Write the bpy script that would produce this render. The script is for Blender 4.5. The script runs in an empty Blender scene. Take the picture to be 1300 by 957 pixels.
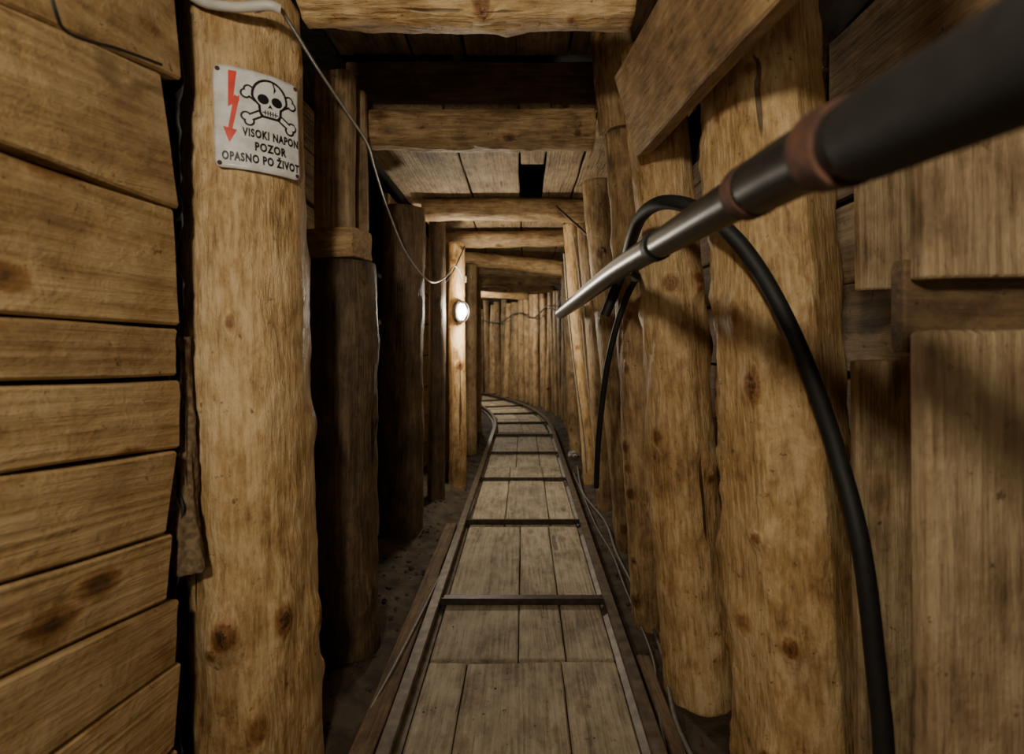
import bpy, math, random
from mathutils import Vector, Matrix, noise
random.seed(7)
C = bpy.context.scene.collection
K, HC, VX, VY = 650.0, 0.88, 665.0, 434.0
def P(px, py, d): return Vector(((px-VX)*d/K, d, HC-(py-VY)*d/K))
R0, S0 = 7.0, 5.2
def path(s, off, z=0.0):
    if s <= S0: return Vector((off, s, z))
    t = (s-S0)/R0
    return Vector((-R0+(R0+off)*math.cos(t), S0+(R0+off)*math.sin(t), z))
# ---------------------------------------------------------------- materials
def nt(name):
    m = bpy.data.materials.new(name); m.use_nodes = True
    n = m.node_tree; b = n.nodes['Principled BSDF']
    return m, n, b
def wood(name, dark, mid, light, rough=.65, ring=.35, grain_z=.07, bump=.7, knots=1.0, vary=.3, ga=.9, ba=1.0, kscale=8.0, crack=.9, stain=.5):
    m, n, b = nt(name); N = n.nodes; L = n.links
    def math_(op, a, bb=None, c=None):
        q=N.new('ShaderNodeMath'); q.operation=op
        for i,x in enumerate((a,bb,c)):
            if x is None: continue
            if isinstance(x,(int,float)): q.inputs[i].default_value=x
            else: L.new(x,q.inputs[i])
        return q.outputs[0]
    def noise_(vec, sc, det=3, ro=.5, di=0):
        q=N.new('ShaderNodeTexNoise'); q.inputs['Scale'].default_value=sc; q.inputs['Detail'].default_value=det; q.inputs['Roughness'].default_value=ro; q.inputs['Distortion'].default_value=di
        L.new(vec,q.inputs['Vector']); return q.outputs['Fac']
    def map_(vec, s):
        q=N.new('ShaderNodeMapping'); q.inputs['Scale'].default_value=s; L.new(vec,q.inputs['Vector']); return q.outputs[0]
    def ramp_(fac, stops):
        q=N.new('ShaderNodeValToRGB'); L.new(fac,q.inputs[0]); e=q.color_ramp.elements
        e[0].position=stops[0][0]; e[0].color=(*stops[0][1],1); e[1].position=stops[-1][0]; e[1].color=(*stops[-1][1],1)
        for p,c in stops[1:-1]: e.new(p).color=(*c,1)
        return q.outputs[0]
    def mul_(a,bb,f=1.0):
        q=N.new('ShaderNodeMix'); q.data_type='RGBA'; q.blend_type='MULTIPLY'; q.inputs[0].default_value=f
        L.new(a,q.inputs[6]); L.new(bb,q.inputs[7]); return q.outputs[2]
    tc = N.new('ShaderNodeTexCoord'); oi = N.new('ShaderNodeObjectInfo')
    ad = N.new('ShaderNodeVectorMath'); ad.operation='ADD'
    L.new(tc.outputs['Object'], ad.inputs[0]); L.new(math_('MULTIPLY',oi.outputs['Random'],41.0), ad.inputs[1])
    vec=ad.outputs[0]
    vo = N.new('ShaderNodeTexVoronoi'); vo.inputs['Scale'].default_value=kscale; L.new(map_(vec,(1,1,.5)), vo.inputs['Vector'])
    at = N.new('ShaderNodeAttribute'); at.attribute_name='knot'
    fine = noise_(vec, 90, 3, .6)
    kn = math_('MULTIPLY', at.outputs['Fac'], math_('MULTIPLY_ADD', fine, 1.1, .5))
    g = noise_(map_(vec,(1,1,grain_z)), 110, 5, .65, .3)
    w = noise_(map_(vec,(1,1,grain_z)), 6, 1.5, .5, .5)
    vk = math_('MULTIPLY', math_('SUBTRACT', .22, math_('MINIMUM', vo.outputs['Distance'], .22)), .35*knots)
    ws = math_('SINE', math_('MULTIPLY', math_('ADD', w, math_('ADD',vk,math_('MULTIPLY',at.outputs['Fac'],.15))), 90))
    bl = noise_(map_(vec,(1,1,.8)), 7, 6, .65, .3)
    st = noise_(map_(vec,(1,1,.6)), 24, 5, .7, .4)
    val = math_('MULTIPLY_ADD', math_('SUBTRACT',g,.5), ga, .5)
    val = math_('MULTIPLY_ADD', math_('SUBTRACT',bl,.5), ba, val)
    val = math_('MULTIPLY_ADD', math_('SUBTRACT',st,.5), .7, val)
    val = math_('MULTIPLY_ADD', ws, ring*.11, val)
    col = ramp_(val, [(.16,dark),(.44,mid),(.70,light)])
    if knots>0:
        kc=lambda c: tuple(1-knots*(1-x) for x in c)
        col = mul_(col, ramp_(math_('MULTIPLY_ADD',math_('SUBTRACT',fine,.5),.06,vo.outputs['Distance']), [(.06,kc((.14,.09,.05))),(.085,kc((.42,.28,.17))),(.13,kc((.62,.48,.34))),(.17,(1,1,1))]))
    col = mul_(col, ramp_(kn, [(.22,(1,1,1)),(.45,(.70,.56,.42)),(.62,(.40,.27,.18)),(.74,(.50,.36,.25)),(.92,(.12,.08,.05))]))
    sn = noise_(map_(vec,(1,1,.7)), 3.5, 6, .7, .3)
    col = mul_(col, ramp_(sn, [(.33,(.36,.30,.25)),(.45,(.85,.82,.8)),(.50,(1,1,1))]), stain)
    sp = noise_(vec, 42, 4, .75)
    col = mul_(col, ramp_(sp, [(.31,(.30,.23,.17)),(.37,(1,1,1))]), .85)
    ck = ramp_(noise_(map_(vec,(1,1,.06)), 20, 3, .55, .25), [(.28,(.10,.08,.07)),(.305,(1,1,1))])
    col = mul_(col, ck, crack)
    mr = N.new('ShaderNodeMapRange'); mr.inputs[3].default_value=1-vary; mr.inputs[4].default_value=1+vary*.4; L.new(oi.outputs['Random'], mr.inputs[0])
    col = mul_(col, mr.outputs[0])
    L.new(col, b.inputs['Base Color']); b.inputs['Roughness'].default_value=rough
    bp = N.new('ShaderNodeBump'); bp.inputs['Strength'].default_value=bump; bp.inputs['Distance'].default_value=.010
    L.new(math_('MULTIPLY',val,ck), bp.inputs['Height']); L.new(bp.outputs[0], b.inputs['Normal'])
    return m
def plain(name, col, rough=.5, metal=0, var=.35, scale=30, bump=.2, col2=None, bd=.003):
    m, n, b = nt(name); N=n.nodes; L=n.links
    tc = N.new('ShaderNodeTexCoord'); t = N.new('ShaderNodeTexNoise'); t.inputs['Scale'].default_value=scale; t.inputs['Detail'].default_value=6
    L.new(tc.outputs['Object'], t.inputs['Vector'])
    r = N.new('ShaderNodeValToRGB'); L.new(t.outputs['Fac'], r.inputs[0]); e=r.color_ramp.elements
    c2 = col2 or tuple(c*(1-var) for c in col)
    e[0].position=.35; e[0].color=(*c2,1); e[1].position=.65; e[1].color=(*col,1)
    L.new(r.outputs[0], b.inputs['Base Color']); b.inputs['Roughness'].default_value=rough; b.inputs['Metallic'].default_value=metal
    bp = N.new('ShaderNodeBump'); bp.inputs['Strength'].default_value=bump; bp.inputs['Distance'].default_value=bd
    L.new(t.outputs['Fac'], bp.inputs['Height']); L.new(bp.outputs[0], b.inputs['Normal'])
    return m
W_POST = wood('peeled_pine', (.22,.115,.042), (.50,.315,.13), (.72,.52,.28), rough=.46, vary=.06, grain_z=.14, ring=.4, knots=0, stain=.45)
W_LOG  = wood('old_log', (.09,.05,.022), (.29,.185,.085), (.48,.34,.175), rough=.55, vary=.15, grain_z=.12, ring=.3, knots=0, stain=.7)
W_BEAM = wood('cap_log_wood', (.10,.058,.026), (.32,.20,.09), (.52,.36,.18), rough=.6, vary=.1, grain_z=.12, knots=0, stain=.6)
W_SHADELOG = wood('shaded_log', (.024,.014,.008), (.08,.048,.023), (.155,.10,.05), rough=.6, vary=.2, knots=0)  # shade on the left posts put into a darker wood colour
W_PLANK = wood('wall_pine', (.22,.12,.045), (.49,.32,.14), (.65,.465,.24), rough=.55, ring=.8, vary=.10, grain_z=.04, knots=.9, ga=.6, ba=.8, stain=.4, kscale=7)
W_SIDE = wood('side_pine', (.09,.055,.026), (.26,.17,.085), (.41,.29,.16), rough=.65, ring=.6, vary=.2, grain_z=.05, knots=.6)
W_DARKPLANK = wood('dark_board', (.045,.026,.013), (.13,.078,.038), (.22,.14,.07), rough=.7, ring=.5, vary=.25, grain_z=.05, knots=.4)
W_GREYPLANK = wood('worn_board', (.16,.125,.082), (.38,.315,.22), (.54,.465,.345), rough=.7, ring=.5, vary=.12, grain_z=.06, knots=.5, stain=.5, crack=.7)
W_RIGHT = wood('right_board', (.13,.085,.042), (.33,.23,.125), (.48,.365,.215), rough=.7, ring=.5, vary=.12, grain_z=.05, knots=.6, stain=.6)
W_CEIL = wood('ceiling_board_wood', (.10,.066,.034), (.30,.21,.115), (.46,.345,.20), rough=.7, ring=.5, vary=.2, grain_z=.05, knots=.5, stain=.7)
M_EARTH = plain('packed_earth', (.085,.062,.04), .95, 0, scale=14, bump=1, col2=(.032,.022,.014), bd=.02)
M_ROCK = plain('dark_earth', (.035,.025,.016), .95, 0, scale=8, bump=1, bd=.03)
M_RAIL = plain('worn_steel', (.18,.145,.11), .5, .3, scale=30, col2=(.085,.062,.043), bump=.3)
M_TIE = plain('dark_steel', (.08,.062,.048), .45, .4, scale=40, col2=(.03,.023,.017))
M_BLACK = plain('black_rubber', (.012,.012,.013), .62, 0, scale=60, bump=.15)
M_PIPE = plain('black_pipe', (.022,.022,.023), .36, 0, scale=25, bump=.12, col2=(.010,.010,.011))
M_RUST = plain('rust', (.125,.055,.033), .75, .1, scale=45, col2=(.045,.02,.014), bump=.6)
M_GREYC = plain('grey_cable_skin', (.36,.34,.31), .45, 0, scale=50)
M_FLOORC = plain('dirty_cable_skin', (.17,.15,.125), .6, 0, scale=50)
M_WHITEC = plain('white_conduit_skin', (.62,.6,.55), .45, 0, scale=30, var=.2)
M_PALEC = plain('dusty_conduit_skin', (.38,.34,.27), .5, 0, scale=30, var=.3)
M_ENAMEL = plain('white_enamel', (.80,.82,.82), .3, 0, scale=45, col2=(.60,.60,.58), bump=.05)
M_ENAMEL2 = plain('white_enamel_clean', (.78,.80,.80), .35, 0, scale=25, var=.1, bump=.02)
M_INK = plain('black_ink', (.012,.012,.013), .4, 0, bump=0)
M_RED = plain('red_ink', (.75,.06,.035), .4, 0, bump=0, var=.2)
M_SHEET = plain('black_sheet', (.03,.027,.025), .55, 0, scale=20, bump=.7)
M_BURLAP = plain('burlap', (.24,.165,.09), .95, 0, scale=90, col2=(.10,.066,.036), bump=1)
M_PAPER = plain('paper', (.6,.59,.55), .8, 0, var=.3)
def emis(name, col, s):
    m, n, b = nt(name); b.inputs['Base Color'].default_value=(*col,1); b.inputs['Emission Color'].default_value=(*col,1); b.inputs['Emission Strength'].default_value=s
    return m
M_GLOW = emis('lit_glass', (.90,.96,1), 14)
# ---------------------------------------------------------------- helpers
def tag(o, label, cat, group=None, kind=None):
    if label: o['label']=label
    if cat: o['category']=cat
    if group: o['group']=group
    if kind: o['kind']=kind
    return o
def mk(name, verts, faces, mat, parent=None, smooth=True, loc=None, flatfrom=None):
    me = bpy.data.meshes.new(name); me.from_pydata([tuple(v) for v in verts], [], faces); me.update()
    me.materials.append(mat)
    if smooth:
        me.polygons.foreach_set('use_smooth', [True]*len(me.polygons))
        if flatfrom is not None:
            for p in me.polygons[flatfrom:]: p.use_smooth=False
    o = bpy.data.objects.new(name, me); C.objects.link(o)
    if parent: o.parent=parent
    if loc is not None: o.location=loc
    return o
def empty(name, loc, label, cat, group=None):
    o = bpy.data.objects.new(name, None); C.objects.link(o); o.location=loc; o.empty_display_size=.05
    return tag(o, label, cat, group)
def frame(p0, p1, ydir):
    z=(p1-p0).normalized(); y=Vector(ydir); y=(y-z*y.dot(z)).normalized(); x=y.cross(z)
    m=Matrix((x,y,z)).transposed().to_4x4(); m.translation=p0; return m
def loftmesh(rings):
    n=len(rings[0]); v=[p for r in rings for p in r]; f=[]
    for i in range(len(rings)-1):
        for j in range(n):
            a=i*n+j; b=i*n+(j+1)%n; f.append((a,b,b+n,a+n))
    side=len(f)
    for k,(rg,rev) in enumerate(((rings[0],True),(rings[-1],False))):
        base=len(v); v+=list(rg); cx=sum((Vector(p) for p in rg), Vector())/n; v.append(cx); ci=len(v)-1
        for j in range(n):
            a=base+j; b=base+(j+1)%n
            f.append((ci,b,a) if rev else (ci,a,b))
    return v,f,side
def log(name,label,cat,p0,p1,r0,r1,mat,seed,rough=.06,bend=.012,group=None,knots=4,flats=(),sides=28,parent=None,step=.028,ksize=1.0):
    p0=Vector(p0);p1=Vector(p1);Ln=(p1-p0).length; seg=max(6,int(Ln/step)); rnd=random.Random(seed)
    kn=[(rnd.uniform(.04,.96)*Ln, rnd.uniform(0,6.283), rnd.uniform(.009,.021)*ksize, rnd.uniform(.04,.13), rnd.uniform(.75,1.3), rnd.uniform(.55,1)) for _ in range(knots)]
    rings=[]; att=[]
    zs=[0,.004]+[ .004+(Ln-.008)*i/seg for i in range(1,seg)]+[Ln-.004,Ln]
    for q,z in enumerate(zs):
        t=z/Ln; rb=r0+(r1-r0)*t
        ox=bend*noise.noise((z*1.3,seed*3.1,0)); oy=bend*noise.noise((z*1.3,seed*3.1,9))
        s = .95 if q in (0,len(zs)-1) else 1
        rg=[]
        for j in range(sides):
            a=2*math.pi*j/sides; ca,sa=math.cos(a),math.sin(a)
            r=rb*(1+rough*noise.noise((ca*1.1+seed,sa*1.1,z*3))+rough*.7*noise.noise((ca*3+seed,sa*3,z*9))+rough*.3*noise.noise((ca*8+seed,sa*8,z*30)))
            for fa,fd in flats:
                c=math.cos(a-fa)
                if c>.2: r=min(r, rb*(1-fd)/c)
            ka_=0
            for kz,ka,ks,kh,ke,kw in kn:
                da=(a-ka+math.pi)%(2*math.pi)-math.pi
                d2=(((z-kz)*.8*ke)**2+(da*rb/ke)**2)/(ks*ks)
                if d2<12: r+=rb*kh*math.exp(-d2/3); ka_=max(ka_,kw*math.exp(-d2*.75))
            r*=s; att.append(ka_)
            rg.append(Vector((ox+r*ca,oy+r*sa,z)))
        rings.append(rg)
    v,f,side=loftmesh(rings); att+= [0]*(len(v)-len(att))
    o=mk(name,v,f,mat,flatfrom=side)
    a=o.data.attributes.new('knot','FLOAT','POINT'); a.data.foreach_set('value',att)
    o.matrix_world=frame(p0,p1,(0,-1,0) if abs((p1-p0).normalized().y)<.9 else (1,0,0))
    return tag(o,label,cat,group)
def plank(name,label,cat,p0,p1,w0,th,mat,normal,seed,w1=None,group=None,wav=.004,endcut=0.0,kind=None):
    p0=Vector(p0);p1=Vector(p1);Ln=(p1-p0).length; w1=w1 if w1 else w0; seg=max(4,int(Ln/.04)); c=min(.004,th*.2)
    rings=[]
    zs=[0,.003]+[Ln*i/seg for i in range(1,seg)]+[Ln-.003,Ln]
    for q,z in enumerate(zs):
        w=(w0+(w1-w0)*z/Ln)/2; h=th/2
        e=.0025 if q in (0,len(zs)-1) else 0
        wl=w-e-wav*(.5+noise.noise((z*4,seed*2.3,1))); wr=w-e-wav*(.5+noise.noise((z*4,seed*2.3,7))); hh=h-e
        b=.004*noise.noise((z*1.5,seed,3))
        pts=[(-wl+c,-hh),(-wl*.5,-hh),(0,-hh),(wr*.5,-hh),(wr-c,-hh),(wr,-hh+c),(wr,0),(wr,hh-c),(wr-c,hh),(wr*.5,hh),(0,hh),(-wl*.5,hh),(-wl+c,hh),(-wl,hh-c),(-wl,0),(-wl,-hh+c)]
        rag=.006 if q>=len(zs)-2 else 0
        rings.append([Vector((x,y+b,z+(endcut*x if rag else 0)+rag*noise.noise((x*60,seed,2)))) for x,y in pts])
    v,f,side=loftmesh(rings)
    o=mk(name,v,f,mat,smooth=False)
    o.matrix_world=frame(p0,p1,normal)
    return tag(o,label,cat,group,kind)
def smoothpath(pts,n=10):
    pts=[Vector(p) for p in pts]; out=[]
    ex=[pts[0]*2-pts[1]]+pts+[pts[-1]*2-pts[-2]]
    for i in range(1,len(ex)-2):
        a,b,c,d=ex[i-1:i+3]
        for k in range(n):
            t=k/n; out.append(.5*((2*b)+(c-a)*t+(2*a-5*b+4*c-d)*t*t+(3*b-a-3*c+d)*t**3))
    out.append(pts[-1]); return out
def tube(name,pts,r,mat,parent=None,sides=14,n=10,rf=None):
    pp=smoothpath(pts,n); org=pp[0].copy(); pp=[p-org for p in pp]
    up=Vector((0,0,1)); rings=[]; prev=None
    for i,p in enumerate(pp):
        d=(pp[min(i+1,len(pp)-1)]-pp[max(i-1,0)]).normalized()
        if prev is None:
            x=d.cross(up if abs(d.z)<.9 else Vector((1,0,0))).normalized()
        else: x=(prev-d*prev.dot(d)).normalized()
        prev=x; y=d.cross(x); rr=r if rf is None else rf((p+org).y)
        rings.append([p+x*rr*math.cos(2*math.pi*j/sides)+y*rr*math.sin(2*math.pi*j/sides) for j in range(sides)])
    v,f,side=loftmesh(rings)
    return mk(name,v,f,mat,parent=parent,loc=org-(parent.location if parent else Vector()),flatfrom=side)
def sweep(name,section,s0,s1,ds,mat,parent=None,kind=None,smooth=False,jit=0):
    n=int((s1-s0)/ds)+1; v=[];f=[];m=len(section)
    for i in range(n+1):
        s=s0+(s1-s0)*i/n
        for (o,z) in section: v.append(path(s,o,z))
    for i in range(n):
        for j in range(m):
            a=i*m+j;b=i*m+(j+1)%m; f.append((a,b,b+m,a+m))
    f.append(tuple(range(m-1,-1,-1))); f.append(tuple(n*m+j for j in range(m)))
    return mk(name,v,f,mat,parent=parent,smooth=smooth)
def surf(name,fn,us,ss,mat):
    v=[fn(s,u) for s in ss for u in us]; n=len(us)
    f=[(i*n+j,i*n+j+1,(i+1)*n+j+1,(i+1)*n+j) for i in range(len(ss)-1) for j in range(n-1)]
    o=mk(name,v,f,mat); o['kind']='structure'; return o
def lin(a,b,n): return [a+(b-a)*i/n for i in range(n+1)]
# ---------------------------------------------------------------- setting
def nz(p,s=3,a=.04): return a*noise.noise(Vector(p)*s)
def ffn(s,u):
    p=path(s,u); side=max(0,abs(u)-.32)
    p.z=-.075+.03*min(1,side*6)*(1+1.5*noise.noise((p.x*7,p.y*5,0)))+.012*noise.noise((p.x*20,p.y*20,4))
    return p
surf('floor',ffn,lin(-.95,.95,64),lin(-1.2,12,330),M_EARTH)
surf('wall_left',lambda s,u:path(s,-.86+nz((s,u,1)),u),lin(-.12,2.05,24),lin(-1.2,12,140),M_ROCK)
surf('wall_right',lambda s,u:path(s,.86+nz((s,u,5)),u),lin(-.12,2.05,24),lin(-1.2,12,140),M_ROCK)
surf('ceiling',lambda s,u:path(s,u,1.99+nz((s,u,8))),lin(-.95,.95,20),lin(-1.2,12,140),M_ROCK)
surf('wall_back',lambda s,u:path(11.9,s,u),lin(-.12,2.05,4),lin(-.95,.95,4),M_ROCK)
# loose soil
rnd=random.Random(3); v=[];f=[]
for k in range(900):
    s=rnd.uniform(.8,8) if k%3 else rnd.uniform(.9,3); u=rnd.choice((-1,1))*rnd.uniform(.36,.66)
    if rnd.random()<.1: u=rnd.uniform(-.26,.26)
    r=rnd.uniform(.003,.011)*(1 if abs(u)>.3 else .3); q=ffn(s,u); zz=q.z if abs(u)>.3 else -.0345
    b=len(v)
    for (x,y,z) in ((1,0,0),(-1,0,0),(0,1,0),(0,-1,0),(0,0,1),(0,0,-1)):
        v.append(Vector((q.x+x*r*rnd.uniform(.7,1.4),q.y+y*r*rnd.uniform(.7,1.4),zz+r*.35+z*r*rnd.uniform(.5,.9))))
    for t in ((0,2,4),(2,1,4),(1,3,4),(3,0,4),(2,0,5),(1,2,5),(3,1,5),(0,3,5)): f.append(tuple(b+i for i in t))
tag(mk('loose_soil',v,f,M_EARTH,smooth=False),'crumbs of loose brown soil and grit strewn along the track edges','soil',kind='stuff')
# ---------------------------------------------------------------- left near boards
near=[1.47,1.27,1.105,.911,.832,.726,.60,.489,.36,.2,.05]
far =[1.50,1.335,1.11,.906,.817,.692,.55,.436,.32,.17,.03]
near=[1.66]+near; far=[1.67]+far
LB=['topmost golden side board left of the sign post','side board at top left crossed by thin dark wire','wide golden side board at the height of the skull sign','widest golden side board left of the post, just below the skull sign',
 'narrow golden side board level with the camera, left of post','pale narrow side board with upturned lower edge, left of post','golden side board just below mid height left of post','side board slanting down toward the post, below mid height','brown slanting side board low on the left side',
 'dim low side board near photo bottom left corner','lowest visible side board behind foot of sign post']
for i in range(len(near)-1):
    ya,yb=.05,.90+random.uniform(-.025,.01)
    f0=lambda k,y:far[k]+(near[k]-far[k])*(.886-y)/.3
    a,b=f0(i,ya),f0(i+1,ya); c,d=f0(i,yb),f0(i+1,yb)
    plank('lining_board',LB[i],'board',(-.62-random.uniform(0,.008),ya,(a+b)/2),(-.62-random.uniform(0,.008),yb,(c+d)/2),abs(a-b)-.002,.035,W_PLANK,(1,0,0),i+3,w1=abs(c-d)-.003,group='golden boards of the near left side',endcut=random.uniform(-.12,.12),wav=.004)
def sheetmesh(name,label,cat,za,zb,xa,ya,xb,yb,mat,amp,seed,nu=16,nv=140,rag=.02):
    v=[]
    for i in range(nv+1):
        z=za+(zb-za)*i/nv
        e=rag*(noise.noise((z*13,seed,0))+.6*noise.noise((z*37,seed,3)))
        for j in range(nu+1):
            t=j/nu; x=xa+(xb-xa)*t+e*(1-t); y=ya+(yb-ya)*t
            w=amp*(noise.noise((x*22,z*9,seed))+.5*noise.noise((x*60,z*25,seed))); v.append(Vector((x+w*.4,y-abs(w),z)))
    n=nu+1
    f=[(i*n+j,i*n+j+1,(i+1)*n+j+1,(i+1)*n+j) for i in range(nv) for j in range(nu)]
    o=mk(name,v,f,mat); s=o.modifiers.new('thick','SOLIDIFY'); s.thickness=.002
    return tag(o,label,cat)
sheetmesh('plastic_sheet','crinkled black plastic sheet squeezed between golden side boards and sign post','sheet',.0,1.66,-.618,.925,-.70,.968,M_SHEET,.012,2,rag=.013)
log('burlap_roll','ragged brown burlap bunched against the left edge of the sign post','cloth',(-.607,.945,.46),(-.62,.95,.89),.024,.014,M_BURLAP,8,rough=.7,bend=.03,knots=5,sides=30,step=.01)
# ---------------------------------------------------------------- posts
FL=-.065
SPX=lambda z: -.572+(-.614+.572)*(z)/1.6
log('support_post','stout peeled golden log post carrying the white skull warning sign','post',(SPX(FL),1.1,FL),(SPX(1.6),1.1,1.6),.127,.123,W_POST,11,rough=.055,bend=.006,knots=30,sides=110,step=.008)
log('support_post','thick dark log post directly behind the sign post, block on top','post',(-.55,1.56,FL),(-.55,1.56,1.12),.105,.10,W_SHADELOG,12,knots=8,sides=48,step=.015,rough=.1)
plank('timber_block','small brown board end projecting on top of the thick dark post','timber',(-.64,1.53,1.165),(-.47,1.49,1.165),.085,.11,W_BEAM,(0,-1,0),5)
plank('timber_strut','light squared upright timber standing on the block beside the sign post','timber',(-.57,1.55,1.215),(-.57,1.55,1.69),.11,.06,W_SIDE,(0,-1,0),6)
plank('timber_strut','narrow dark upright board between squared timber and second cap log','timber',(-.525,1.66,.95),(-.535,1.66,1.69),.05,.03,W_SIDE,(0,-1,0),7)
log('support_post','dark wide log post left of the track, third from the front','post',(-.60,2.52,FL),(-.59,2.5,1.53),.105,.10,W_SHADELOG,14,sides=40,step=.02,rough=.1)
log('support_post','slim dark log post just right of the third wide left post','post',(-.515,3.0,FL),(-.51,3.0,1.66),.052,.046,W_SHADELOG,15)
log('support_post','slim dark log post immediately left of the lit lamp post','post',(-.535,3.55,FL),(-.53,3.55,1.53),.05,.046,W_SHADELOG,16)
log('support_post','brightly lit golden log post carrying the glowing lamp','post',(-.425,3.3,FL),(-.43,3.3,1.52),.057,.05,W_POST,17,knots=8,sides=40,step=.015)
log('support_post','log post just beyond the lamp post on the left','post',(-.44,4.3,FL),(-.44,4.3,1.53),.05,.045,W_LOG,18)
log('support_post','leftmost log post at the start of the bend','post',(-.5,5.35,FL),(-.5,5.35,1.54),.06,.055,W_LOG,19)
# right posts
log('support_post','broad hewn log post at right, bent black cable hanging in front','post',(.605,1.1,FL),(.475,1.08,1.68),.135,.118,W_POST,21,rough=.15,knots=18,flats=((2.2,.12),(1.2,.10),(.4,.14)),sides=100,bend=.03,step=.009,ksize=1.1)
log('support_post','leaning golden log post beside the right rail, thicker at its foot','post',(.482,1.38,FL),(.335,1.37,1.66),.098,.07,W_POST,22,rough=.1,knots=20,sides=90,step=.009,bend=.02)
log('support_post','thinner brown log post leaning behind the golden right post','post',(.432,1.7,FL),(.325,1.7,1.57),.062,.055,W_BEAM,23,rough=.11,knots=14,sides=64,step=.011)
log('log_stub','short knotty log stub wedged on top of thinner right post','log',(.31,1.7,1.575),(.285,1.7,1.93),.06,.064,W_BEAM,24,rough=.14,knots=5,sides=48,step=.012)
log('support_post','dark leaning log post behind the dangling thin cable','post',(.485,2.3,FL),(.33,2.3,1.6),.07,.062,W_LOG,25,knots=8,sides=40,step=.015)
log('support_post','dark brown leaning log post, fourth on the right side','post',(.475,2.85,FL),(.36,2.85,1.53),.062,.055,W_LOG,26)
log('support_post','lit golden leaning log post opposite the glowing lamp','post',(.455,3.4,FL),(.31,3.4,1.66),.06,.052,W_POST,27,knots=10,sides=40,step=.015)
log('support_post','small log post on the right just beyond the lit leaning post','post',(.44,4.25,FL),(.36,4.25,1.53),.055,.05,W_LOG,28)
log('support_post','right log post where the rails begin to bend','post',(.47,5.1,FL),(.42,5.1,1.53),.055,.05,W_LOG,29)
plank('upright_board','blurred wide upright plank at right edge, below the pipe shadow strip','board',(.605,.62,FL),(.60,.62,.895),.25,.03,W_RIGHT,(0,-1,0),30)
plank('upright_board','short blurred plank piece above the pipe shadow strip, right edge','board',(.60,.62,.958),(.595,.62,1.22),.25,.03,W_RIGHT,(0,-1,0),33)  # plank split in two so the gap shapes the pipe's shadow band
plank('shadow_strip','added dark strip standing for the pipe shadow between the right edge planks','board',(.475,.652,.925),(.74,.652,.925),.12,.025,W_DARKPLANK,(0,-1,0),34)  # dark board added in place of the shadow the pipe casts
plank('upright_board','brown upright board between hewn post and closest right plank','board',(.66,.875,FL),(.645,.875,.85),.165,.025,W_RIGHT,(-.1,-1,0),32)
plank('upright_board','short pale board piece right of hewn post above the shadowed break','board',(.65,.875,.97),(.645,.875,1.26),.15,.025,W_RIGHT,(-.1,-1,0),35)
plank('header_timber','heavy sawn timber running overhead at upper right in front of posts','timber',(.268,1.25,1.435),(.362,.45,1.445),.205,.045,W_BEAM,(-.95,-.1,-.28),31)
# ---------------------------------------------------------------- cap logs
def cap(label,s,z,r,mat,seed,xa=-.6,xb=.5,dz=0,dy=0,r1=None,**kw):
    a=path(s,xa,z); b=path(s+dy,xb,z+dz)
    return log('cap_log',label,'beam',a,b,r,r1 or r,mat,seed,rough=.12,bend=.02,group='cap logs spanning the tunnel roof',**kw)
cap('foremost golden cap log along the top edge of the photo',1.13,1.645,.068,W_POST,41,xa=-.482,xb=.238,knots=12,sides=72,step=.01)
cap('second cap log, brown and knotty, below the dark roof recess',1.76,1.613,.066,W_BEAM,42,xa=-.53,xb=.24,knots=12,sides=72,step=.01)
cap('third cap log, dim brown, in front of lit roof boards',2.86,1.615,.064,W_BEAM,43,xa=-.56)
cap('fourth cap log, slender and dim, above the glowing lamp',3.62,1.61,.058,W_LOG,44)
cap('brightly lit cap log tilting down to the right beyond the lamp',4.35,1.60,.06,W_POST,45,xa=-.58,xb=.45,dz=-.13)
cap('dim cap log just past the tilted bright one',5.0,1.58,.055,W_LOG,46,dz=-.04)
cap('small distant cap log over the start of the bend',5.7,1.55,.06,W_BEAM,47,dz=.03)
cap('thin distant cap log over the middle of the bend',6.5,1.57,.06,W_LOG,49)
cap('farthest cap log visible over the bend',7.6,1.58,.06,W_LOG,48)
# ---------------------------------------------------------------- roof boards
for k,(a,b,l) in enumerate([(-.66,-.40,'far left'),(-.395,-.21,'left middle'),(-.205,.16,'wide middle'),(.165,.60,'right')]):
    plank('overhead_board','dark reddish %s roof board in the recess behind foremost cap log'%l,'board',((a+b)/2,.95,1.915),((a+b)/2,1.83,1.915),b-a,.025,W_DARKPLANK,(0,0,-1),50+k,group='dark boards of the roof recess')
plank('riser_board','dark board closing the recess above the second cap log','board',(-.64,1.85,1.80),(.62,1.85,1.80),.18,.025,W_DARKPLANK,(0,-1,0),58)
for a,b,ya,yb,l in [(-.66,-.285,1.8,2.95,'wide lit roof board left of centre behind second cap log'),(-.28,-.02,1.8,2.97,'lit central roof board with a rough end beside dark gap'),(.10,.262,1.8,2.93,'short pale roof board right of the dark gap'),(.268,.60,1.8,2.96,'roof board above the thin right post behind second cap log')]:
    plank('overhead_board',l,'board',((a+b)/2,ya,1.705),((a+b)/2,yb,1.692),b-a,.024,W_CEIL,(0,0,-1),60+int(a*10),group='lit boards behind the second cap log')
plank('overhead_board','short board end bridging the dark gap above','board',(.04,1.8,1.71),(.04,2.35,1.705),.11,.024,W_CEIL,(0,0,-1),66)
for k,(a,b) in enumerate([(-.66,-.34),(-.335,-.02),(-.015,.28),(.285,.62)]):
    plank('overhead_board','dusty roof board over the lamp stretch of the tunnel','board',((a+b)/2,2.99,1.70),((a+b)/2,5.6,1.70),b-a,.024,W_CEIL,(0,0,-1),70+k,group='roof boards over the lamp stretch')
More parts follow.
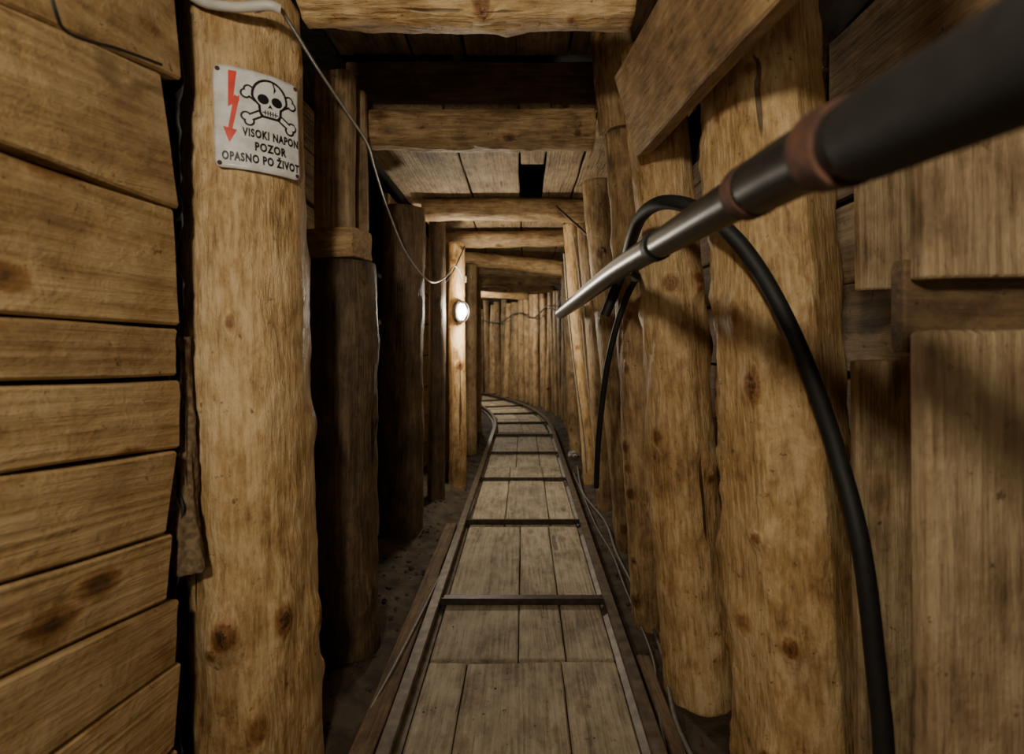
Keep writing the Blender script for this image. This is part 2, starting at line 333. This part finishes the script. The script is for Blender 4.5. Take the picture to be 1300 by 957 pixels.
for k in range(14):
    s=5.72+k*.33
    plank('overhead_board','dark transverse roof board over the tunnel bend','board',path(s,-.66,1.70),path(s,.66,1.70),.29,.024,W_SIDE,(0,0,-1),80+k,group='transverse roof boards over the bend')
# ---------------------------------------------------------------- lagging boards
def lag(x,ya,yb,label,group,mat,seed,nrm,zt=1.68):
    z=-.04;k=0;r=random.Random(seed)
    while z<zt-.1:
        w=min(r.uniform(.17,.24),zt-z)
        plank('lagging_board',label,'board',(x,ya,z+w/2),(x,yb,z+w/2+r.uniform(-.006,.006)),w-.008,.03,mat,(nrm,0,0),seed+k,group=group); z+=w;k+=1
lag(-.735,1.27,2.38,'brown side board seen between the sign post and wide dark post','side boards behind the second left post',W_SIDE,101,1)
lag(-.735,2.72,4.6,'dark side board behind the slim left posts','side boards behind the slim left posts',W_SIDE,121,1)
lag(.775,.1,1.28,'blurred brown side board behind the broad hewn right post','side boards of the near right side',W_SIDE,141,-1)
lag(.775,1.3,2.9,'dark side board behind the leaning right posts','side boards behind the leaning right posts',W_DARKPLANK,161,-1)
lag(.745,2.92,4.9,'brown side board behind the lit right post','side boards opposite the lamp',W_SIDE,181,-1)
# far log walls
rr=random.Random(9)
s=5.5
while s<10.6:
    r=rr.uniform(.055,.072); a=path(s,.56+rr.uniform(-.035,.035),FL); b=path(s+rr.uniform(-.03,.03),.56+rr.uniform(-.03,.03),1.48+rr.uniform(0,.16))
    log('palisade_log','upright log in the row lining the far bend','post',a,b,r,r*.85,rr.choice((W_BEAM,W_LOG,W_POST,W_LOG)),200+int(s*10),group='upright logs lining the outer side of the bend',sides=18,knots=3,rough=.1)
    s+=r*2+.06
for s in (5.9,6.5,7.1,7.8):
    a=path(s,-.6,FL)
    log('support_post','log post on the inner side of the far bend','post',a,(a.x,a.y,1.55),.065,.06,W_LOG,300+int(s*10),group='posts on the inner side of the bend',sides=18)
# ---------------------------------------------------------------- track
tr=empty('mine_track',(0,0,0),'narrow gauge steel track running down the tunnel and bending left','track')
def railsec(c): return [(c-.026,-.058),(c+.026,-.058),(c+.026,-.050),(c+.008,-.043),(c+.007,-.02),(c+.0165,-.015),(c+.0165,-.003),(c+.014,0),(c-.014,0),(c-.0165,-.003),(c-.0165,-.015),(c-.007,-.02),(c-.008,-.043),(c-.026,-.050)]
sweep('rail',railsec(-.303),.3,11,.1,M_RAIL,tr); sweep('rail',railsec(.293),.3,11,.1,M_RAIL,tr)
for s in (1.0,1.81,2.6,3.4,4.2,5.0,5.75,6.5,7.25,8.0,8.8):
    v=[]
    sec=[(-.03,-.034),(.03,-.034),(.03,-.0285),(-.024,-.0285),(-.024,-.012),(-.03,-.012)]
    for u in (-.294,.285):
        for (d,z) in sec: v.append(path(s+d,u,z))
    f=[(j,(j+1)%6,(j+1)%6+6,j+6) for j in range(6)]+[tuple(range(5,-1,-1)),tuple(range(6,12))]
    t=mk('crossbar',v,f,M_TIE,tr,smooth=False)
# ---------------------------------------------------------------- floor planks
rows=[(.35,1.475,'in the nearest row',[(-.272,-.163),(-.161,.107),(.109,.264)]),
 (1.482,2.55,'under the nearest crossbar',[(-.272,-.017),(-.015,.122),(.124,.264)]),
 (2.555,3.75,'under second and third crossbars',[(-.272,-.097),(-.095,.132),(.134,.264)]),
 (3.755,5.15,'just before the bend',[(-.272,-.057),(-.055,.122),(.124,.264)]),
 (5.2,6.1,'starting the bend',[(-.26,-.003),(0,.25)]),(6.12,7.05,'in mid bend',[(-.25,0),(.003,.25)]),(7.08,8.0,'in the far bend',[(-.25,0),(.003,.25)]),(8.03,9.0,'at the visible track end',[(-.25,0),(.003,.25)])]
i=0
for (a,b,l,cols) in rows:
    nm=['left','middle','right'] if len(cols)==3 else ['left','right']
    for (x0,x1),c in zip(cols,nm):
        i+=1; c0=(x0+x1)/2
        plank('deck_plank','worn grey brown %s deck plank between rails %s'%(c,l),'plank',path(a,c0,-.051+random.uniform(-.002,.001)),path(b+random.uniform(-.02,0),c0,-.051+random.uniform(-.002,.001)),x1-x0,.03,W_GREYPLANK,(0,0,1),400+i,group='deck planks between the rails',wav=.002,endcut=random.uniform(-.05,.05))
plank('side_plank','long dusty plank lying outside the left rail','plank',(-.366,.5,-.06),(-.368,2.6,-.055),.06,.03,W_DARKPLANK,(0,0,1),450)
plank('side_plank','short brown plank beside the right rail at the bottom','plank',(.347,.6,-.055),(.347,1.5,-.05),.04,.03,W_DARKPLANK,(0,0,1),451)
# ---------------------------------------------------------------- pipe
pipe=empty('water_pipe',(.22,.4,1.02),'glossy black pipe running along the right side at chest height','pipe')
def pp(px,rat): Y=.22*K/(px-VX); return Vector((.22,Y,.88+.22*rat))
Pn=[Vector((.22,-.7,.97)),Vector((.22,0,.99)),pp(1200,.568),pp(1040,.64),pp(1000,.654),pp(870,.70),pp(780,.77),Vector((.220,2.0,1.05)),Vector((.220,3.05,1.05))]
tube('pipe_body',Pn,.0225,M_PIPE,pipe,sides=28,rf=lambda y:.0225+.009*max(0,min(1,(y-.8)/1.6)))
def pz(y):
    q=smoothpath(Pn,20)
    return min(q,key=lambda p:abs(p.y-y))
def seg(name,ya,yb,r,mat):
    n=4; return tube(name,[pz(ya+(yb-ya)*i/n) for i in range(n+1)],r,mat,pipe,sides=28,n=3)
seg('hose_sleeve',-.65,.33,.0285,M_BLACK); seg('coupling',.33,.495,.0262,M_PIPE)
seg('rust_ring',.345,.372,.030,M_RUST); seg('rust_ring',.485,.503,.0275,M_RUST)
seg('clamp_ring',.845,.852,.0255,M_BLACK); seg('clamp_ring',.93,.937,.0265,M_BLACK); seg('clamp_ring',.70,.706,.025,M_BLACK)
# cables
c=tube('black_cable',[P(768,400,1.54),P(790,345,1.5),P(803,300,1.28),P(816,272,1.17),P(842,257,1.06),P(882,264,.99),P(920,290,.96),P(955,330,.94),P(993,395,.92),P(1030,480,.90),P(1064,580,.88),P(1094,700,.84),P(1114,868,.82),P(1122,960,.81),Vector((.57,.80,-.04))],.0150,M_BLACK)
tag(c,'thick black cable arching over the pipe and hanging before the hewn post','cable')
c=tube('black_cable',[pz(1.05)+Vector((.01,0,-.032)),P(808,352,1.38),P(795,378,1.49),P(781,420,1.54),P(770,470,1.6),P(763,525,1.66),P(759,570,1.72),P(757,618,1.8)],.0095,M_BLACK)
tag(c,'thinner black cable dangling down from the pipe to knee height','cable')
c=tube('grey_cable',[P(322,14,.95),P(352,10,.97),P(368,30,1.02),P(402,85,1.25),P(440,142,1.45),P(466,182,1.62),P(476,215,1.8),P(492,265,2.1),P(516,322,2.28),P(545,357,2.5),P(565,352,2.8),P(577,338,3.1),P(586,350,3.2),P(588,372,3.2)],.0042,M_GREYC,sides=10)
tag(c,'thin grey cable drooping from the sign post top to the lamp','cable')
c=tube('white_tube',[P(238,-8,.96),P(262,4,.95),P(300,9,.945),P(340,7,.95),P(356,12,.96)],.009,M_WHITEC); tag(c,'short white plastic tube bent around the sign post top','tube')
c=tube('thin_wire',[P(62,-20,.6),P(70,12,.61),P(82,38,.63),P(112,52,.66),P(150,62,.72),P(205,82,.80)],.0022,M_BLACK,sides=8); tag(c,'thin dark wire looping across the top left side boards','wire')
fz=lambda px,py,z=-.04:P(px,py,(HC-z)*K/(py-VY))
c=tube('grey_cable',[fz(733,592),fz(740,625),fz(768,662),fz(782,700),fz(803,742),fz(826,790),fz(842,835),fz(848,868),fz(858,915),fz(885,975)],.006,M_FLOORC,sides=10); tag(c,'grey cable lying along the ground outside the right rail','cable')
c=tube('grey_cable',[fz(728,600),fz(745,640),fz(757,668),fz(778,705),fz(792,742),fz(812,790),fz(830,840),fz(836,900),fz(846,960)],.004,M_FLOORC,sides=8); tag(c,'thinner grey cable on the ground closest to the right rail','cable')
c=tube('grey_wire',[fz(470,900,-.045),fz(503,840,-.028),fz(540,768,-.028),fz(572,702,-.028),fz(597,650,-.028),fz(612,600)],.003,M_GREYC,sides=8); tag(c,'thin grey wire stretched along the left side plank','wire')
c=tube('pale_conduit',[P(716,322,3.2),P(722,400,3.2),P(731,480,3.2),P(741,555,3.2),P(744,600,3.2)],.006,M_PALEC); tag(c,'pale thin conduit descending beside the lit leaning right post','conduit')
c=tube('pale_conduit',[P(728,300,3.0),P(735,350,2.98),P(742,440,3.0),P(752,540,3.02),P(757,600,3.0)],.005,M_PALEC); tag(c,'pale thin conduit nearer the dark right posts, right of the other','conduit')
c=tube('iron_rod',[P(706,262,2.72),P(735,288,2.6),P(768,318,2.2)],.006,M_TIE,n=3); tag(c,'thin dark iron rod sloping between third cap log and right posts','rod')
c=tube('black_cable',[P(556,388,3.0),P(562,365,3.1),P(575,345,3.18),P(582,330,3.2),P(590,312,3.3)],.004,M_BLACK,sides=8); tag(c,'small black lead rising above the glowing lamp','cable')
c=tube('black_cable',[path(5.35,.40,1.36),path(5.9,.42,1.24),path(6.5,.43,1.34),path(7.2,.43,1.22),path(7.9,.43,1.33),path(8.6,.43,1.2),path(9.4,.43,1.3)],.009,M_BLACK); tag(c,'black cable sagging along the log row of the far bend','cable')
# white scrap
v=[];q=Vector((.40,4.15,-.025)); nu,nv=10,8
for i in range(nv+1):
    for j in range(nu+1):
        th=math.pi*i/nv; ph=2*math.pi*j/nu; r=.03*(1+1.3*noise.noise((math.cos(ph)*2.5,math.sin(ph)*2.5,th*2.5)))
        v.append(Vector((r*math.sin(th)*math.cos(ph),r*math.sin(th)*math.sin(ph),r*.7*math.cos(th))))
f=[(i*(nu+1)+j,i*(nu+1)+j+1,(i+1)*(nu+1)+j+1,(i+1)*(nu+1)+j) for i in range(nv) for j in range(nu)]
tag(mk('paper_scrap',v,f,M_PAPER,smooth=False,loc=q),'small crumpled white scrap on the ground right of the rails','paper')
# ---------------------------------------------------------------- lamp
lp=Vector((-.422,3.236,1.07)); lamp=empty('bulkhead_lamp',lp,'glowing oval bulkhead lamp with wire guard on the lit left post','lamp')
ax=Vector((.80,-.60,0)).normalized(); sd=Vector((.60,.80,0)).normalized(); up=Vector((0,0,1))
def ell(name,prof,mat,ry=.62,ns=28):
    rings=[[ax*d+sd*(r*ry*math.cos(2*math.pi*j/ns))+up*(r*math.sin(2*math.pi*j/ns)) for j in range(ns)] for d,r in prof]
    v,f,side=loftmesh(rings); return mk(name,v,f,mat,lamp)
ell('base',[(-.006,.066),(.025,.072),(.034,.072),(.036,.064)],M_TIE)
ell('globe',[(.034,.054),(.044,.054),(.058,.047),(.068,.035),(.075,.018),(.077,.004)],M_GLOW)
for k in (-1,0,1):
    pts=[lp+ax*(.032+.05*math.sin(t))+sd*(k*.021)+up*(.064*math.cos(t)) for t in lin(0,math.pi,8)]
    tube('guard_wire',pts,.0032,M_TIE,lamp,sides=6,n=2)
# ---------------------------------------------------------------- sign
SH=.194; SW=.078; SR=.175; sz0=1.211; TP=math.radians(42); TH0=math.radians(37)
Mid=Vector((SPX(1.3)+.138*math.sin(TP),1.1-.138*math.cos(TP),sz0)); sc=Mid-SR*Vector((math.sin(TH0),-math.cos(TH0),0))
sign=empty('warning_sign',sc,'white curved enamel high voltage sign with skull, crossbones and red arrow','sign')
def wrap(u,v,off=0):
    t=TH0+u/SR; r=SR+off; lean=(SPX(sz0+v)-SPX(1.3))
    return Vector((r*math.sin(t)+lean,-r*math.cos(t),v))
def plate():
    nu,nv=36,26; W=SW; v=[]
    for layer in (0,-.0015):
        for i in range(nv+1):
            for j in range(nu+1):
                u=-W+2*W*j/nu; z=SH*i/nv
                cu=max(0,abs(u)-(W-.012)); cz=max(0,abs(z-SH/2)-(SH/2-.012)); q=math.hypot(cu,cz)
                if q>.012: u=math.copysign(W-.012+cu*.012/q,u); z=SH/2+math.copysign(SH/2-.012+cz*.012/q,z-SH/2)
                b=.0018*noise.noise((u*30,z*30,2))*(1 if abs(u)>W*.85 or abs(z-SH/2)>SH*.45 else 0)
                v.append(wrap(u,z,layer+b))
    n=nu+1; m=n*(nv+1); f=[]
    for i in range(nv):
        for j in range(nu):
            a=i*n+j; f.append((a,a+1,a+n+1,a+n)); f.append((m+a,m+a+n,m+a+n+1,m+a+1))
    for j in range(nu): f.append((j,m+j,m+j+1,j+1)); t=nv*n+j; f.append((t,t+1,m+t+1,m+t))
    for i in range(nv): a=i*n; f.append((a,a+n,m+a+n,m+a)); b=a+nu; f.append((b,m+b,m+b+n,b+n))
    return v,f
v,f=plate(); mk('plate',v,f,M_ENAMEL,sign)
def shape(name,polys,off,mat,parent=sign):
    v=[];f=[]
    for poly in polys:
        cx=sum(p[0] for p in poly)/len(poly); cy=sum(p[1] for p in poly)/len(poly); b=len(v); n=len(poly)
        v.append(wrap(cx,cy,off))
        for l in (.25,.5,.75,1):
            for p in poly: v.append(wrap(cx+(p[0]-cx)*l,cy+(p[1]-cy)*l,off))
        for j in range(n): f.append((b,b+1+j,b+1+(j+1)%n))
        for l in range(3):
            for j in range(n):
                a=b+1+l*n+j; a2=b+1+l*n+(j+1)%n; f.append((a,a+n,a2+n,a2))
    return mk(name,v,f,mat,parent)
def ov(cx,cy,a,b,n=26,rot=0): return [(cx+a*math.cos(t)*math.cos(rot)-b*math.sin(t)*math.sin(rot),cy+a*math.cos(t)*math.sin(rot)+b*math.sin(t)*math.cos(rot)) for t in [2*math.pi*k/n for k in range(n)]]
def rot(poly,c,ang): return [(c[0]+(x-c[0])*math.cos(ang)-(y-c[1])*math.sin(ang),c[1]+(x-c[0])*math.sin(ang)+(y-c[1])*math.cos(ang)) for x,y in poly]
ku,kv,KS=.019,.144,1.04
sc_=lambda poly:[(ku+(x-ku)*KS,kv+(y-kv)*KS) for x,y in poly]
bc=(ku,kv-.018)
def bone(sg,g):
    L=.046; h=.0036+g; out=[]
    rct=[(bc[0]+L*(-1+2*k/12),bc[1]-h) for k in range(13)]+[(bc[0]+L*(1-2*k/12),bc[1]+h) for k in range(13)]
    out.append(rot(rct,bc,sg))
    for e in (-1,1):
        for w in (-1,1): out.append(rot(ov(bc[0]+e*L,bc[1]+w*.0050,.0060+g,.0056+g,16),bc,sg))
    return [sc_(o) for o in out]
em=empty('skull_emblem',(0,0,0),None,None); em.parent=sign
bl=bone(math.radians(33),.0036)+bone(math.radians(-33),.0036); wh=bone(math.radians(33),0)+bone(math.radians(-33),0)
shape('bones_outline',bl,.0006,M_INK,em); shape('bones',wh,.0009,M_ENAMEL2,em)
cran=lambda g:sc_([(ku+(.028+g)*math.cos(t)*(1 if math.sin(t)>-.2 else .95),kv+.004+(.030+g)*math.sin(t)*(1 if math.sin(t)>0 else .72)) for t in [2*math.pi*k/32 for k in range(32)]])
jaw=lambda g:sc_([(ku-.017-g,kv-.008),(ku+.017+g,kv-.008),(ku+.0155+g,kv-.026),(ku+.012+g,kv-.031-g),(ku-.012-g,kv-.031-g),(ku-.0155-g,kv-.026)])
shape('skull_outline',[cran(.0046),jaw(.0046)],.0012,M_INK,em); shape('skull',[cran(0),jaw(0)],.0015,M_ENAMEL2,em)
eyes=[ov(ku-.0120,kv-.001,.0098,.0094,rot=.2),ov(ku+.0120,kv-.001,.0098,.0094,rot=-.2),[(ku,kv-.008),(ku+.005,kv-.0165),(ku,kv-.0145),(ku-.005,kv-.0165)]]
teeth=[[(ku-.014,kv-.0242),(ku+.014,kv-.0242),(ku+.014,kv-.0262),(ku-.014,kv-.0262)]]+[[(ku+d-.001,kv-.0205),(ku+d+.001,kv-.0205),(ku+d+.001,kv-.0300),(ku+d-.001,kv-.0300)] for d in (-.009,-.0045,0,.0045,.009)]
crk=[[(ku+.004,kv+.034),(ku+.0065,kv+.034),(ku+.011,kv+.022),(ku+.006,kv+.013),(ku+.0075,kv+.021)]]
shape('skull_features',[sc_(p) for p in eyes+teeth+crk],.0018,M_INK,em)
az=-.054; ay=-.012
shape('lightning_arrow',[[(x+az,y+ay) for x,y in q] for q in [[(.002,.198),(.016,.198),(.008,.135),(.000,.128)],[(.000,.128),(.006,.138),(.019,.153),(.0195,.142)],[(.0110,.153),(.0195,.148),(.0065,.085),(-.001,.085)],[(-.009,.090),(.0145,.086),(.001,.060)]]],.0008,M_RED)
def text(s,u0,u1,v0,h,name='lettering'):
    cu=bpy.data.curves.new('t','FONT'); cu.body=s; cu.size=1; cu.offset=.045; cu.resolution_u=3; cu.space_character=1.15
    o=bpy.data.objects.new('t',cu); C.objects.link(o); dg=bpy.context.evaluated_depsgraph_get()
    me=bpy.data.meshes.new_from_object(o.evaluated_get(dg)); bpy.data.objects.remove(o)
    xs=[q.co.x for q in me.vertices]; x0,x1=min(xs),max(xs)
    for q in me.vertices:
        q.co=wrap(u0+(u1-u0)*(q.co.x-x0)/(x1-x0), v0+h*q.co.y/.7, .001)
    me.materials.append(M_INK); ob=bpy.data.objects.new(name,me); C.objects.link(ob); ob.parent=sign
text('VISOKI NAPON',-.031,.074,.0655,.0150); text('POZOR',-.010,.048,.0405,.0155); text('OPASNO PO ŽIVOT',-.066,.075,.0155,.0155)
for (u,w) in ((-.070,.186),(.070,.186),(-.070,.008),(.070,.008)):
    shape('rusty_nail',[ov(u,w,.0042,.0042,14)],.0022,M_RUST)
# ---------------------------------------------------------------- lights
def light(name,loc,e,col,r):
    l=bpy.data.lights.new(name,'POINT'); l.energy=e; l.color=col; l.shadow_soft_size=r
    o=bpy.data.objects.new(name,l); C.objects.link(o); o.location=loc; return o
light('near_tunnel_light',(-.24,-.3,1.30),38,(1,.88,.68),.05)
light('rear_fill_light',(0,-1.1,1.0),10,(1,.89,.7),.2)  # added soft fill behind the camera, no fixture there
light('mid_fill_light',(.02,2.25,1.25),3,(1,.84,.6),.25)  # unseen fill, added to lift the dark middle stretch
light('lamp_light',(-.335,3.12,1.07),25,(1,.91,.74),.05)
light('far_bend_light',path(7.2,-.45,1.30),48,(1,.92,.76),.05)
light('far_bend_light',path(9.6,-.1,1.35),14,(1,.92,.78),.06)
w=bpy.data.worlds.new('w'); bpy.context.scene.world=w; w.use_nodes=True
w.node_tree.nodes['Background'].inputs[0].default_value=(1,.88,.7,1); w.node_tree.nodes['Background'].inputs[1].default_value=.08
# ---------------------------------------------------------------- camera
cd=bpy.data.cameras.new('cam'); cam=bpy.data.objects.new('cam',cd); C.objects.link(cam)
cam.location=(0,0,HC); cam.rotation_euler=(math.pi/2,0,0); cd.sensor_width=36; cd.lens=18; cd.clip_start=.01
cd.shift_x=-15/1300; cd.shift_y=-44.5/1300
cd.dof.use_dof=True; cd.dof.focus_distance=1.5; cd.dof.aperture_fstop=3.2
bpy.context.scene.camera=cam
